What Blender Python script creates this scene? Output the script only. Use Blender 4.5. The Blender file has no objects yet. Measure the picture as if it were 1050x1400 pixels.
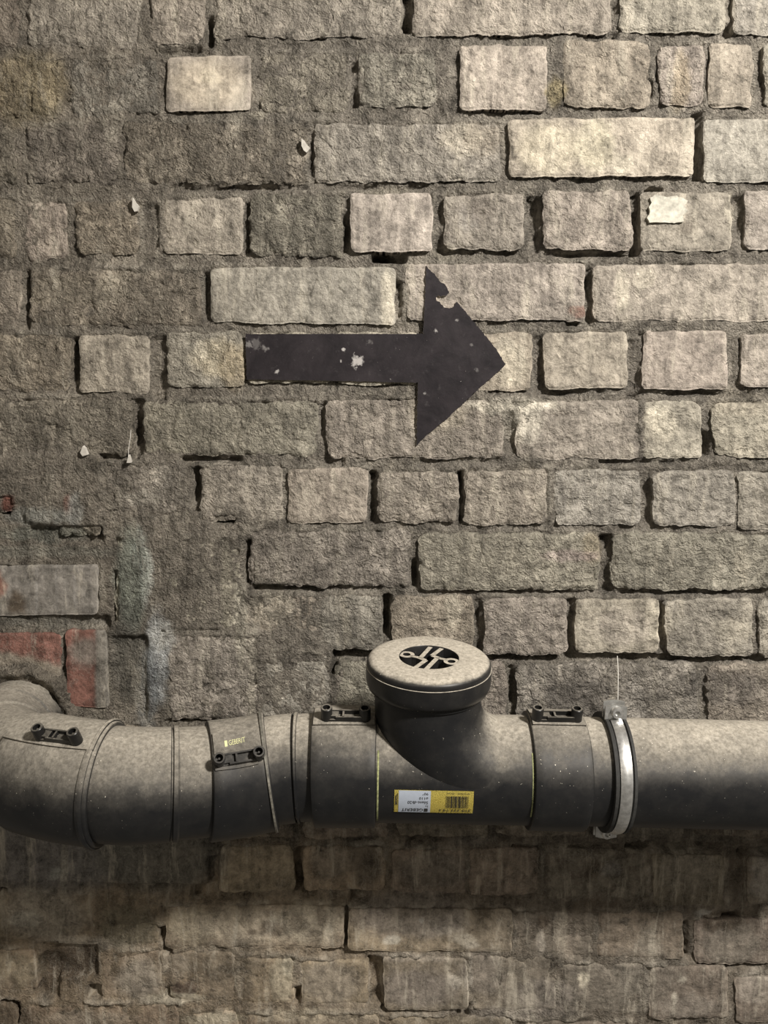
import bpy, bmesh, math, random
import numpy as np
from mathutils import Vector, Matrix
from math import sin, cos, pi, radians

# ------------------------------------------------------------------ camera
F = 1132.0                       # focal length in pixels of the 1050x1400 frame
PITCH = radians(7.0)
D = 1.04                         # camera distance from the wall face (y = 0)
CZ = 1.50                        # camera height
cp, sp = cos(PITCH), sin(PITCH)
scene = bpy.context.scene
cam_d = bpy.data.cameras.new('camera')
cam_d.sensor_fit = 'VERTICAL'
cam_d.sensor_height = 36.0
cam_d.lens = 36.0 * F / 1400.0
cam_d.clip_start = 0.02
cam = bpy.data.objects.new('camera', cam_d)
cam.location = (0, -D, CZ)
cam.rotation_euler = (pi / 2 - PITCH, 0, 0)
scene.collection.objects.link(cam)
scene.camera = cam

# ------------------------------------------------------------------ light
w = bpy.data.worlds.new('world')
scene.world = w
w.use_nodes = True
w.node_tree.nodes['Background'].inputs[0].default_value = (1.0, 0.91, 0.78, 1)
w.node_tree.nodes['Background'].inputs[1].default_value = 0.14


def area_light(name, loc, target, size, power, color):
    l = bpy.data.lights.new(name, 'AREA')
    l.shape = 'DISK'
    l.size = size
    l.energy = power
    l.color = color
    o = bpy.data.objects.new(name, l)
    o.location = loc
    d = Vector(target) - Vector(loc)
    o.rotation_euler = d.to_track_quat('-Z', 'Y').to_euler()
    scene.collection.objects.link(o)
    return o


area_light('ceiling_lamp', (0.98, -1.40, 2.50), (0.25, 0, 1.45), 0.20, 64, (1.0, 0.94, 0.87))
area_light('fill_light', (-1.6, -3.0, 2.6), (0.0, 0, 1.2), 0.5, 9, (1.0, 0.88, 0.72))  # added warm fill to lift the lower wall, not a known lamp
vs = scene.view_settings
vs.view_transform = 'Standard'
vs.look = 'None'
vs.gamma = 1
vs.use_curve_mapping = False
vs.exposure = 0.0

C = scene.collection
random.seed(7)


def px2w(px, py, d=0.0):
    """pixel -> point on the plane y = -d (d = distance in front of the wall face)"""
    px = np.asarray(px, float); py = np.asarray(py, float)
    a = (px - 525.0) / F
    b = (py - 700.0) / F
    dy = cp - b * sp
    dz = -b * cp - sp
    t = (D - d) / dy
    return a * t, np.zeros_like(t) - d, CZ + dz * t


def w2px(x, y, z):
    dx, dy, dz = x, y + D, z - CZ
    t = dy * cp - dz * sp
    u = dy * sp + dz * cp
    return 525 + F * dx / t, 700 - F * u / t


# ------------------------------------------------------------------ noise
_rs = np.random.RandomState(5)
_perm = _rs.permutation(512)
_ang = _rs.rand(512) * 2 * pi
_gx, _gy = np.cos(_ang), np.sin(_ang)


def perlin(x, y, seed=0):
    x = np.asarray(x, float) + seed * 17.37 + 1000
    y = np.asarray(y, float) + seed * 9.71 + 1000
    xi = np.floor(x).astype(int); yi = np.floor(y).astype(int)
    fx = x - xi; fy = y - yi
    u = fx * fx * fx * (fx * (fx * 6 - 15) + 10)
    v = fy * fy * fy * (fy * (fy * 6 - 15) + 10)

    def g(ix, iy, dx, dy):
        h = _perm[(_perm[ix & 511] + iy) & 511]
        return _gx[h] * dx + _gy[h] * dy
    n00 = g(xi, yi, fx, fy); n10 = g(xi + 1, yi, fx - 1, fy)
    n01 = g(xi, yi + 1, fx, fy - 1); n11 = g(xi + 1, yi + 1, fx - 1, fy - 1)
    a = n00 + u * (n10 - n00); b = n01 + u * (n11 - n01)
    return (a + v * (b - a)) * 1.4


def fbm(x, y, oct=4, seed=0, gain=0.5):
    s = 0; a = 1.0; t = 0
    for i in range(oct):
        s = s + a * perlin(x * 2 ** i, y * 2 ** i, seed + i * 3); t += a; a *= gain
    return s / t


def sstep(a, b, x):
    t = np.clip((x - a) / (b - a), 0, 1)
    return t * t * (3 - 2 * t)


def ellipse(x, y, cx, cy, rx, ry, soft=0.5):
    r = np.sqrt(((x - cx) / rx) ** 2 + ((y - cy) / ry) ** 2)
    return 1 - sstep(1 - soft, 1 + soft, r)


def box(x, y, x0, x1, y0, y1, s=3.0):
    return (sstep(x0 - s, x0 + s, x) * (1 - sstep(x1 - s, x1 + s, x)) *
            sstep(y0 - s, y0 + s, y) * (1 - sstep(y1 - s, y1 + s, y)))


def seg(x, y, x0, y0, x1, y1, r):
    dx, dy = x1 - x0, y1 - y0
    t = np.clip(((x - x0) * dx + (y - y0) * dy) / (dx * dx + dy * dy), 0, 1)
    dd = np.hypot(x - x0 - t * dx, y - y0 - t * dy)
    return np.exp(-(dd / r) ** 2)


# arrow outline (photo pixels on the wall)
ARROW = [(335.5, 456.7), (450, 456.4), (578.6, 456.4), (580, 430), (581, 407), (582.8, 363), (590, 371), (596, 377), (601.4, 384), (609, 389), (614, 399.5), (611, 404),
         (601.5, 405), (598, 403.5), (595.7, 406.4), (597, 411), (601.4, 413), (606.4, 420.5), (614.8, 421.6), (620.5, 418.6), (624.3, 412), (645, 437), (668, 464),
         (680, 480), (691, 497.8), (687, 503), (672, 516), (652.9, 532.9), (633, 552), (614.8, 569), (600, 582), (584.3, 593.8), (575.5, 602), (569.8, 609.8),
         (570, 590), (570, 567), (571.3, 523.3), (450, 520.5), (337, 518.8)]


def arrow_mask(x, y):
    m = box(x, y, 335, 600, 455, 522, 2.0)
    # head triangle
    s = 2.0
    e1 = sstep(-s, s, x - (583 - (y - 363) * 0.052))
    e2 = 1 - sstep(-s, s, (x - 583) - (y - 363) * 0.80)
    e3 = 1 - sstep(-s, s, (x - 570) - (610 - y) * 1.08)
    return np.maximum(m, e1 * e2 * e3)


# ------------------------------------------------------------------ brick layout (photo pixels on the wall)
# (x0, x1, ytop, ybottom, crust 0..1, proud mm)
B = []


def row(y0, y1, items):
    for it in items:
        x0, x1 = it[0], it[1]
        a = it[2] if len(it) > 2 and it[2] is not None else y0
        b = it[3] if len(it) > 3 and it[3] is not None else y1
        cr = it[4] if len(it) > 4 else 0.6
        pr = it[5] if len(it) > 5 else 0
        B.append((x0, x1, a, b, cr, pr))


row(-130, -48, [(-90, 30), (42, 165), (178, 300), (312, 430), (442, 560), (572, 700), (712, 840), (852, 975), (987, 1110)])
row(-35, 60, [(-90, 25, None, 66, .8), (37, 190, None, 65, .7), (205, 280, None, 61, .6), (291, 548, None, 50, .7), (565, 836, None, 46, .5), (848, 992, None, 43, .5), (1003, 1120, None, 48, .5)])
row(77, 155, [(-70, 30, 80, 160, .9), (42, 86, 82, 158, .8), (97, 218, 80, 160, .9), (229, 343, 77, 153, .1, 2), (355, 476, 72, 155, .9), (491, 599, 70, 146, .8), (627, 746, 62, 150, .35, 2),
              (773, 889, 55, 146, .5), (900, 964, 60, 144, .6), (969, 1029, 58, 146, .4), (1045, 1130, 58, 146, .5)])
row(172, 250, [(-90, 22, None, None, 1), (32, 160, None, None, 1), (170, 420, 168, 250, 1), (431, 683, 167, 250, .6), (695, 948, 162, 243, .3, 2), (963, 1110, 162, 247, .35)])
row(265, 350, [(-60, 22, 272, 355, .8), (34, 92, 275, 356, .6), (104, 192, 275, 346, .8), (224, 333, 270, 348, .4), (344, 466, 265, 350, .9), (480, 591, 266, 345, .25, 2), (608, 718, 264, 342, .5, 1),
               (741, 864, 260, 343, .5, 1), (878, 1001, 262, 341, .35, 1), (1019, 1120, 260, 340, .4)])
row(365, 443, [(-90, 29, 370, 446, .7), (41, 275, 368, 445, .8), (290, 541, 365, 442, .3, 1), (556, 800, 361, 440, .4), (812, 1090, 362, 440, .4)])
row(455, 534, [(-70, 95, 458, 534, .8), (108, 204, 457, 538, .4), (229, 333, 455, 530, .6), (341, 452, 455, 522, .4), (460, 570, 455, 524, .4), (580, 728, 455, 532, .4), (745, 858, 455, 530, .3),
               (879, 994, 453, 533, .3), (1014, 1120, 455, 530, .4)])
row(548, 623, [(-90, 179, 545, 621, .9), (197, 434, 548, 623, .7), (447, 689, 547, 625, .6), (705, 875, 548, 626, .45), (880, 958, 548, 626, .45), (977, 1110, 549, 626, .5)])
row(642, 716, [(-60, 70, 625, 700, .8), (78, 138, 625, 735, .8), (146, 261, 634, 704, .9), (274, 385, 636, 712, .6), (393, 503, 642, 714, .4), (516, 628, 645, 716, .7), (634, 750, 643, 718, .6),
               (758, 876, 642, 718, .6), (894, 1004, 644, 720, .5), (1011, 1120, 644, 722, .5)])
row(728, 805, [(160, 328, 735, 862, .5), (341, 561, 727, 801, .8), (573, 821, 729, 807, .7), (839, 1110, 730, 807, .7)])
row(815, 892, [(334, 434, 815, 885, .6), (440, 523, 813, 888, .7), (536, 647, 815, 889, .6, 1), (660, 774, 818, 894, .6, 1), (788, 900, 820, 894, .35, 1), (910, 1029, 820, 898, .5, 1), (1038, 1150, 820, 900, .6)])
row(910, 985, [(-40, 82, 865, 930, .3, .5), (91, 148, 861, 967, .12, 1.5), (230, 352, 868, 984, .6), (358, 450, 893, 984, .6), (458, 575, 907, 984, .7), (585, 694, 908, 986, .7), (706, 955, 909, 988, .8), (968, 1120, 910, 990, .7)])
B.append((-110, 136, 773, 841, .15, 1))           # grey glazed brick with a red end
row(1003, 1075, [(-80, 85, 990), (97, 210, 990), (222, 335), (347, 460), (472, 585), (597, 712), (724, 840), (852, 968), (980, 1110)])
row(1088, 1146, [(310, 402), (414, 530), (542, 668), (680, 800), (812, 935), (947, 1110)])
row(1155, 1222, [(-80, 84, 1088, 1206, .3), (91, 280, 1088, 1210, .3), (299, 402, 1156, 1220, .4), (415, 526, 1156, 1219, .4), (538, 636, 1161, 1222, .4), (642, 738, 1161, 1224, .4), (746, 884, 1164, 1228, .5),
                 (893, 992, 1168, 1238, .3), (1022, 1130, 1172, 1236, .3)])
row(1240, 1300, [(-80, 70, 1218, 1284, .6), (78, 216, 1222, 1292, .4), (228, 470, 1238, 1294, .4), (475, 700, 1242, 1300, .2, 2), (708, 812, 1246, 1306, .4), (818, 934, 1246, 1310, .4), (950, 1130, 1258, 1318, .4)])
row(1308, 1378, [(-80, 50, 1298, 1354, .3), (140, 222, 1300, 1368, .4), (230, 322, 1302, 1370, .4), (330, 402, 1308, 1372, .4), (411, 502, 1314, 1374, .3), (524, 640, 1308, 1380, .25, 2), (646, 762, 1308, 1382, .3),
                 (770, 880, 1316, 1386, .4), (888, 996, 1322, 1392, .4), (1008, 1130, 1336, 1400, .3)])
row(1390, 1462, [(-80, 22, 1368, 1440), (32, 246, 1372, 1446), (256, 326, 1384, 1456), (338, 520, 1386, 1456), (534, 700, 1392), (712, 860, 1398), (872, 1000, 1404), (1012, 1140, 1412)])

# smears of mortar and plaster lying over joints: (cx, cy, rx, ry, top height mm)
SMEAR = [(90, 60, 190, 40, -1.5), (60, 120, 90, 70, -0.5), (150, 120, 40, 50, .5), (160, 215, 170, 45, -.4), (330, 210, 90, 50, .5), (420, 120, 80, 50, 0), (60, 300, 40, 60, -1.5), (215, 300, 18, 55, -1), (400, 300, 60, 50, -.6),
         (545, 90, 60, 50, -1), (610, 110, 10, 40, -1.5), (150, 410, 60, 30, -1), (90, 640, 90, 14, .5), (70, 660, 85, 60, 3.0), (110, 700, 45, 50, 4.0),
         (210, 655, 80, 40, 0.5), (240, 800, 105, 90, 2.2), (170, 850, 22, 110, 0.5), (190, 930, 60, 80, -0.5), (250, 715, 110, 22, 1.0), (330, 780, 40, 60, 1.0), (370, 840, 70, 50, 1.0), (300, 920, 100, 80, 0.6), (400, 930, 60, 70, 1.2),
         (445, 930, 25, 50, 1.0), (760, 100, 14, 45, -1.0), (895, 100, 10, 40, -2), (598, 300, 12, 45, -.5), (552, 400, 9, 40, -.5), (600, 535, 70, 14, 0), (700, 560, 45, 22, 1.0), (410, 538, 150, 10, -1), (870, 500, 10, 40, -1.5), (1003, 490, 10, 40, -1.5),
         (940, 350, 90, 10, -2), (900, 445, 150, 9, -2), (660, 255, 60, 8, -3), (877, 590, 10, 40, 0), (755, 680, 10, 40, -1.5), (640, 630, 120, 12, -2), (890, 632, 150, 9, -3),
         (60, 1150, 150, 60, -1), (60, 1225, 160, 22, 2.0), (150, 1265, 90, 50, 1.0), (195, 1330, 60, 50, 0.5), (110, 1385, 160, 20, 1.0), (330, 1150, 90, 20, -1), (300, 1340, 110, 40, .0),
         (560, 1160, 200, 14, -1.5), (640, 1200, 60, 50, -.5), (740, 1200, 60, 50, .3), (830, 1200, 60, 50, .4), (900, 1240, 120, 18, -.5), (820, 1280, 130, 40, .6), (640, 1305, 120, 14, 0), (780, 1350, 160, 50, .2), (700, 1235, 220, 12, -1.5),
         (1000, 1200, 30, 40, -1), (640, 1345, 20, 40, 0), (400, 1290, 60, 18, -1), (390, 1340, 20, 40, -.5), (450, 1385, 90, 14, 0)]
# open joints / holes: (x0, x1, y0, y1, depth mm)
HOLE = [(548, 562, -20, 41, 32), (281, 290, 22, 62, 20), (838, 846, 0, 20, 14), (990, 1003, 28, 46, 26), (835, 845, 42, 52, 20), (405, 445, 42, 52, 18), (205, 285, 64, 74, 11), (478, 489, 85, 145, 14), (949, 961, 152, 243, 32), (886, 894, 110, 132, 22), (900, 906, 75, 110, 14),
        (422, 429, 180, 250, 11), (230, 420, 252, 259, 11), (440, 600, 251, 259, 10), (192, 216, 280, 340, 8), (334, 342, 275, 345, 12), (467, 478, 290, 345, 13), (510, 556, 345, 357, 40), (720, 738, 268, 345, 20), (864, 877, 262, 350, 22), (884, 910, 254, 262, 24),
        (1002, 1017, 268, 325, 17), (592, 606, 268, 345, 12), (745, 865, 343, 350, 16), (605, 715, 342, 348, 14), (30, 38, 370, 450, 18), (277, 288, 372, 435, 13), (541, 549, 385, 435, 12), (801, 810, 364, 440, 18), (775, 812, 438, 446, 14),
        (96, 106, 462, 536, 18), (206, 227, 460, 545, 12), (728, 743, 460, 545, 15), (859, 876, 465, 540, 12), (996, 1010, 462, 528, 12), (735, 830, 532, 541, 13), (875, 990, 534, 541, 14), (860, 876, 538, 548, 20),
        (180, 195, 545, 622, 18), (435, 446, 550, 612, 12), (135, 190, 620, 629, 18), (245, 330, 624, 633, 18), (440, 470, 600, 640, 10), (690, 703, 565, 615, 10), (820, 945, 628, 636, 12), (957, 972, 590, 625, 18), (560, 690, 627, 636, 8),
        (262, 273, 640, 700, 22), (288, 320, 707, 716, 20), (503, 515, 645, 716, 22), (628, 633, 646, 715, 32), (878, 892, 648, 716, 14), (385, 392, 648, 712, 8), (2, 14, 680, 702, 36), (335, 345, 740, 800, 16), (345, 440, 801, 809, 20), (440, 523, 801, 811, 12), (563, 572, 765, 806, 24), (822, 837, 732, 812, 20),
        (840, 1050, 807, 815, 16), (575, 800, 808, 814, 13), (523, 534, 815, 872, 30), (648, 659, 820, 892, 20), (775, 787, 820, 895, 20), (900, 911, 825, 890, 18), (455, 535, 890, 903, 34), (453, 462, 900, 922, 30), (640, 790, 894, 906, 22), (790, 1050, 897, 908, 18),
        (695, 705, 912, 985, 20), (956, 967, 915, 985, 10), (40, 140, 720, 742, 9), (155, 160, 780, 850, 12), (30, 150, 843, 860, 9), (218, 300, 861, 864, 8), (225, 300, 984, 989, 14), (84, 90, 865, 960, 10), (150, 200, 870, 985, 6),
        (284, 297, 1172, 1216, 26), (262, 345, 1214, 1232, 18), (402, 415, 1162, 1222, 26), (412, 430, 1215, 1228, 24), (479, 508, 1218, 1236, 26), (560, 605, 1147, 1156, 24), (855, 990, 1156, 1166, 22), (1010, 1060, 1162, 1172, 18), (700, 850, 1156, 1162, 12), (538, 700, 1222, 1228, 9),
        (471, 475, 1238, 1300, 22), (936, 941, 1262, 1312, 26), (210, 226, 1268, 1288, 28), (224, 234, 1290, 1303, 26), (55, 132, 1290, 1336, 12), (50, 80, 1310, 1368, 14), (502, 521, 1312, 1374, 20), (440, 500, 1300, 1310, 8), (520, 575, 1378, 1386, 20), (402, 411, 1352, 1376, 24), (120, 138, 1350, 1366, 20),
        (0, 8, 1215, 1245, 30), (5, 40, 1262, 1272, 22), (0, 25, 1370, 1400, 26), (625, 640, 1372, 1392, 18), (166, 172, 1310, 1325, 20), (955, 1050, 1318, 1326, 12), (225, 255, 1350, 1366, 14), (155, 290, 1208, 1212, 8), (988, 1010, 1250, 1260, 10)]
# thin mortar beads standing proud: (x0,y0,x1,y1,r,height mm)
BEAD = [(686, 172, 683, 243, 3, 4), (594, 268, 598, 340, 3.5, 5), (867, 275, 864, 335, 3, 4), (719, 280, 722, 335, 3, 4), (551, 370, 549, 410, 3.5, 4), (799, 365, 800, 405, 3, 4), (96, 275, 97, 345, 3, 4), (948, 165, 947, 235, 2.5, 2), (967, 55, 965, 145, 3, 4),
        (337, 80, 341, 145, 3, 3), (334, 275, 332, 345, 3, 3), (137, 775, 137, 840, 2, 3), (0, 771, 150, 774, 2, 3), (152, 900, 158, 960, 3, 3), (84, 868, 86, 905, 2.5, 3), (200, 760, 202, 860, 8, 2), (430, 550, 432, 600, 4, 3), (250, 555, 430, 550, 3, 3), (230, 552, 260, 545, 4, 4),
        (727, 460, 728, 525, 3, 3), (992, 455, 994, 500, 3, 3), (745, 75, 742, 140, 3, 3), (870, 370, 1040, 366, 3, 2), (345, 150, 365, 162, 5, 4), (215, 985, 330, 992, 5, 3), (160, 1242, 215, 1252, 5, 4), (450, 265, 475, 262, 4, 3)]
MOUTH = (28, 988)                 # where the pipe leaves the wall


def mortar_height(x, y, X, Z):
    """height of the mortar surface in mm (+ towards the room), at photo position x,y"""
    wx = x + 5.0 * fbm(X * 38, Z * 38, 3, 11) + 2.0 * perlin(X * 150, Z * 150, 15)
    wy = y + 5.0 * fbm(X * 38, Z * 38, 3, 21) + 2.0 * perlin(X * 150, Z * 150, 25)
    base = -4.4 - 3.2 * sstep(200, 700, x)
    base = base + 2.0 * sstep(1120, 1180, y)
    h = base + 5.5 * fbm(X * 24, Z * 24, 5, 31, .6)
    for (cx, cy, rx, ry, t) in SMEAR:
        m = ellipse(wx, wy, cx, cy, rx, ry, 0.3)
        h = np.where(m > 0, np.maximum(h, h + (t - 1.6 + 4.6 * fbm(X * 30, Z * 30, 5, 41, .6) - h) * m), h)
    for (x0, x1, y0, y1, t) in ((-60, 138, 624, 686, 4.5), (92, 136, 660, 737, 4.5), (36, 110, 670, 712, 4.5), (160, 232, 745, 862, 1.6), (300, 345, 700, 735, 1.5), (165, 300, 712, 742, 1.2), (330, 440, 862, 905, 2.0), (60, 215, 1228, 1262, 2.5)):
        m = box(wx, wy, x0, x1, y0, y1, 3.5)
        h = np.where(m > 0, h + (t + 1.6 * fbm(X * 30, Z * 30, 4, 43) - h) * m, h)
    for (x0, y0, x1, y1, r, t) in BEAD:
        h = h + t * seg(wx * .4 + x * .6, wy * .4 + y * .6, x0, y0, x1, y1, r) * (0.6 + 0.5 * perlin(X * 60, Z * 60, 8))
    for (x0, x1, y0, y1, t) in HOLE:
        m = box(wx * .5 + x * .5, wy * .5 + y * .5, x0, x1, y0, y1, 2.6)
        h = h - (t * (.75 + .5 * perlin(X * 35, Z * 35, 9)) + h + 3) * m
    # collar of mortar round the pipe mouth
    r = np.hypot((wx - MOUTH[0]), (wy - MOUTH[1]))
    col = 12 * np.exp(-((r - 71) / 8.5) ** 2) * sstep(-1000, 0, 1100 - y)
    h = np.where(col > .4, np.maximum(h, -2 + col * (1 + .5 * perlin(X * 40, Z * 40, 77))), h)
    h = np.where(r < 55, -25, h)
    # torn edge of the thick plaster patch at the left
    crust = 1.0 - 0.55 * sstep(1120, 1200, y)
    rd = 1 - np.abs(perlin(X * 110, Z * 110, 51)) * 2
    gp = .5 + .9 * sstep(-.15, .2, fbm(X * 26, Z * 26, 3, 63))
    h = h + crust * gp * (1.4 * rd + 2.1 * fbm(X * 190, Z * 190, 2, 61))
    am = arrow_mask(x, y)
    return np.where(am > 0, np.minimum(h, h * (1 - am) - 0.6 * am), h)


def brick_relief(x, y, X, Z, cr):
    big = fbm(X * 16, Z * 16, 3, 71) * 1.3
    n = fbm(X * 42, Z * 42, 4, 81)
    flake = sstep(-.01, .03, n) - 0.5               # peeled coats with small steps
    n2 = fbm(X * 75, Z * 75, 3, 83)
    flake2 = sstep(.08, .16, n2)
    patch = .35 + .95 * sstep(-.12, .22, fbm(X * 22, Z * 22, 3, 95))
    fine = patch * (0.9 * (1 - 2 * np.abs(fbm(X * 95, Z * 95, 2, 91))) + 1.2 * fbm(X * 210, Z * 210, 2, 93))
    low = 1.0 - 0.5 * sstep(1120, 1200, y)
    h = big * (.4 + .6 * cr) + low * ((.5 + 1.0 * cr) * flake + (.3 + 1.3 * cr) * flake2 + (0.25 + 1.25 * cr) * fine)
    pit = sstep(.28, .42, perlin(X * 62, Z * 62, 97)) * (.5 + cr)
    h = h - 1.2 * pit
    am = arrow_mask(x, y)
    return h, am


# ------------------------------------------------------------------ stain map (colour of the crust; tint also paints shade on the lower wall)
# (cx,cy,rx,ry,(r,g,b),strength)
BR = (.105, .082, .060)
LT = (.62, .57, .46)
ST = [(750, 205, 42, 34, (.52, .47, .36), .55), (812, 200, 26, 36, (.60, .55, .42), .65), (850, 225, 16, 14, LT, .6), (660, 190, 26, 22, (.42, .36, .28), .4), (630, 190, 28, 24, (.5, .45, .36), .4),
      (287, 106, 14, 12, (.66, .60, .46), .6), (285, 115, 50, 34, (.46, .40, .31), .5), (30, 120, 60, 50, (.34, .28, .17), .5), (70, 110, 20, 40, (.36, .30, .2), .4), (353, 157, 10, 6, LT, .8), (530, 260, 40, 5, LT, .3),
      (760, 125, 12, 20, (.45, .38, .22), .6), (930, 110, 12, 40, (.42, .34, .22), .4), (940, 310, 14, 10, (.12, .1, .08), .4), (300, 490, 34, 26, (.52, .46, .34), .65), (320, 500, 22, 30, (.42, .35, .24), .5), (275, 480, 10, 14, LT, .5),
      (530, 410, 10, 40, LT, .5), (850, 400, 10, 30, LT, .5), (880, 380, 16, 14, LT, .35), (1000, 290, 8, 30, LT, .4), (700, 555, 60, 10, (.72, .67, .56), .8), (715, 575, 26, 30, (.6, .56, .47), .5), (600, 560, 40, 30, (.46, .41, .32), .4), (905, 580, 20, 26, LT, .5), (893, 575, 12, 14, LT, .5),
      (700, 500, 20, 30, (.55, .5, .4), .6), (690, 470, 14, 10, (.6, .55, .45), .5), (640, 300, 12, 20, (.45, .42, .38), .4), (655, 290, 20, 20, (.16, .14, .12), .5), (610, 345, 16, 10, LT, .4), (1010, 550, 40, 20, (.5, .45, .36), .4), (1020, 620, 12, 12, LT, .5),
      (790, 425, 14, 9, (.28, .16, .125), .6), (222, 655, 16, 22, (.58, .53, .45), .6), (195, 680, 24, 10, (.5, .46, .39), .6), (160, 395, 26, 20, (.38, .34, .27), .5), (90, 400, 60, 20, (.36, .32, .25), .4), (810, 750, 14, 20, (.36, .3, .2), .4),
      (190, 745, 10, 26, (.55, .56, .5), .6), (200, 790, 9, 40, (.66, .66, .60), .75), (180, 790, 24, 70, (.27, .31, .26), .5), (215, 900, 16, 60, (.52, .54, .54), .7), (222, 870, 18, 20, (.66, .66, .62), .65), (200, 950, 16, 60, (.24, .26, .27), .5), (175, 900, 26, 60, (.15, .15, .13), .45),
      (345, 920, 6, 70, (.5, .46, .38), .5), (330, 850, 8, 60, (.6, .56, .46), .5), (310, 800, 8, 60, (.52, .48, .38), .4), (370, 830, 30, 26, (.46, .42, .34), .4), (95, 690, 6, 14, (.24, .13, .10), .6), (55, 705, 50, 12, (.42, .43, .39), .5), (105, 700, 10, 24, (.52, .52, .48), .5),
      (12, 690, 8, 12, (.2, .07, .05), .7), (60, 730, 60, 12, (.19, .20, .17), .6), (40, 755, 120, 8, (.34, .33, .28), .5), (70, 850, 80, 10, (.22, .21, .18), .6),
      (900, 850, 20, 24, LT, .4), (850, 855, 40, 24, (.40, .36, .31), .5), (1015, 770, 10, 24, LT, .5), (1000, 860, 26, 16, LT, .35), (780, 760, 40, 8, (.5, .4, .38), .4), (760, 950, 50, 16, (.34, .31, .27), .5), (700, 770, 60, 16, (.4, .37, .3), .4), (868, 965, 14, 40, (.48, .45, .4), .4), (800, 955, 60, 26, (.12, .11, .10), .45),
      (990, 940, 60, 26, (.13, .12, .11), .5), (620, 830, 12, 30, LT, .4), (625, 940, 40, 40, (.17, .15, .13), .4),
      # lower wall: bare lighter clay where the coat fell, brown damp spots
      (60, 1160, 150, 60, (.16, .155, .15), .75), (220, 1170, 90, 50, (.135, .128, .11), .75), (88, 1180, 5, 40, (.33, .31, .27), .7), (75, 1195, 9, 8, (.4, .4, .36), .6), (35, 1255, 20, 12, (.75, .72, .62), .8), (60, 1250, 60, 34, (.40, .36, .30), .6), (120, 1290, 60, 10, (.36, .32, .26), .6),
      (175, 1265, 40, 30, (.20, .18, .13), .6), (262, 1265, 34, 26, (.40, .35, .26), .6), (330, 1265, 60, 26, (.42, .37, .29), .55), (420, 1260, 50, 26, (.40, .36, .28), .5), (372, 1270, 18, 10, BR, .55), (405, 1260, 10, 14, BR, .35), (345, 1274, 7, 4, BR, .6), (440, 1252, 8, 12, BR, .5), (430, 1275, 10, 8, BR, .4), (368, 1248, 6, 6, BR, .4),
      (95, 1320, 36, 24, BR, .85), (60, 1345, 16, 30, BR, .7), (128, 1356, 12, 10, BR, .8), (20, 1325, 34, 26, (.28, .24, .17), .6), (10, 1345, 16, 10, BR, .5), (250, 1352, 18, 12, (.10, .075, .06), .7), (300, 1310, 60, 26, (.17, .145, .11), .6), (310, 1345, 40, 22, (.20, .17, .13), .5), (190, 1340, 30, 30, (.34, .31, .26), .5), (240, 1320, 20, 16, (.36, .32, .26), .4),
      (385, 1340, 16, 30, (.46, .41, .31), .6), (450, 1345, 44, 30, (.33, .29, .235), .6), (395, 1320, 10, 14, (.5, .46, .36), .5), (240, 1365, 40, 8, (.46, .42, .33), .6), (430, 1390, 90, 10, (.42, .37, .28), .5), (290, 1393, 40, 10, (.48, .44, .34), .6), (10, 1385, 20, 20, BR, .7), (40, 1392, 14, 12, BR, .6), (120, 1392, 60, 10, (.34, .3, .24), .4),
      (535, 1283, 12, 6, (.5, .46, .38), .8), (575, 1257, 4, 4, (.6, .57, .5), .9), (612, 1270, 22, 7, (.42, .37, .30), .7), (635, 1282, 18, 7, (.40, .36, .29), .7), (645, 1290, 10, 5, (.44, .4, .33), .6), (620, 1340, 10, 9, (.55, .5, .42), .8), (640, 1340, 7, 7, (.44, .4, .34), .6), (797, 1338, 7, 10, (.66, .6, .48), .8), (922, 1365, 4, 9, (.62, .57, .47), .7), (932, 1340, 6, 6, (.5, .46, .38), .6),
      (780, 1280, 14, 26, (.36, .31, .25), .6), (740, 1290, 6, 16, (.42, .38, .32), .6), (742, 1260, 8, 10, BR, .6), (885, 1285, 14, 20, (.30, .27, .22), .5), (770, 1270, 6, 30, (.4, .36, .29), .4), (835, 1190, 16, 10, (.30, .28, .25), .6), (810, 1190, 12, 16, BR, .5), (815, 1240, 40, 10, BR, .45), (940, 1190, 40, 30, (.24, .215, .175), .6), (1045, 1200, 20, 30, (.36, .33, .29), .7), (1010, 1190, 20, 30, BR, .4),
      (1000, 1290, 40, 30, (.22, .2, .165), .5), (990, 1260, 30, 12, BR, .6), (1035, 1350, 30, 20, (.38, .34, .29), .5), (962, 1248, 12, 4, (.44, .42, .38), .8), (500, 1170, 26, 40, (.09, .08, .065), .6), (450, 1180, 26, 26, (.20, .18, .15), .5), (590, 1190, 50, 26, (.17, .155, .13), .5), (645, 1150, 30, 8, (.24, .22, .19), .4), (660, 1330, 30, 30, (.23, .205, .18), .4), (880, 1330, 50, 40, (.2, .18, .15), .4),
      (740, 1360, 50, 20, (.28, .25, .22), .4), (940, 1375, 40, 16, (.3, .27, .23), .4), (560, 1250, 80, 30, (.26, .235, .21), .5), (570, 1350, 50, 26, (.26, .23, .205), .5), (560, 1308, 60, 6, (.34, .3, .25), .5), (700, 1385, 90, 8, (.3, .27, .24), .4)]


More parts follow.
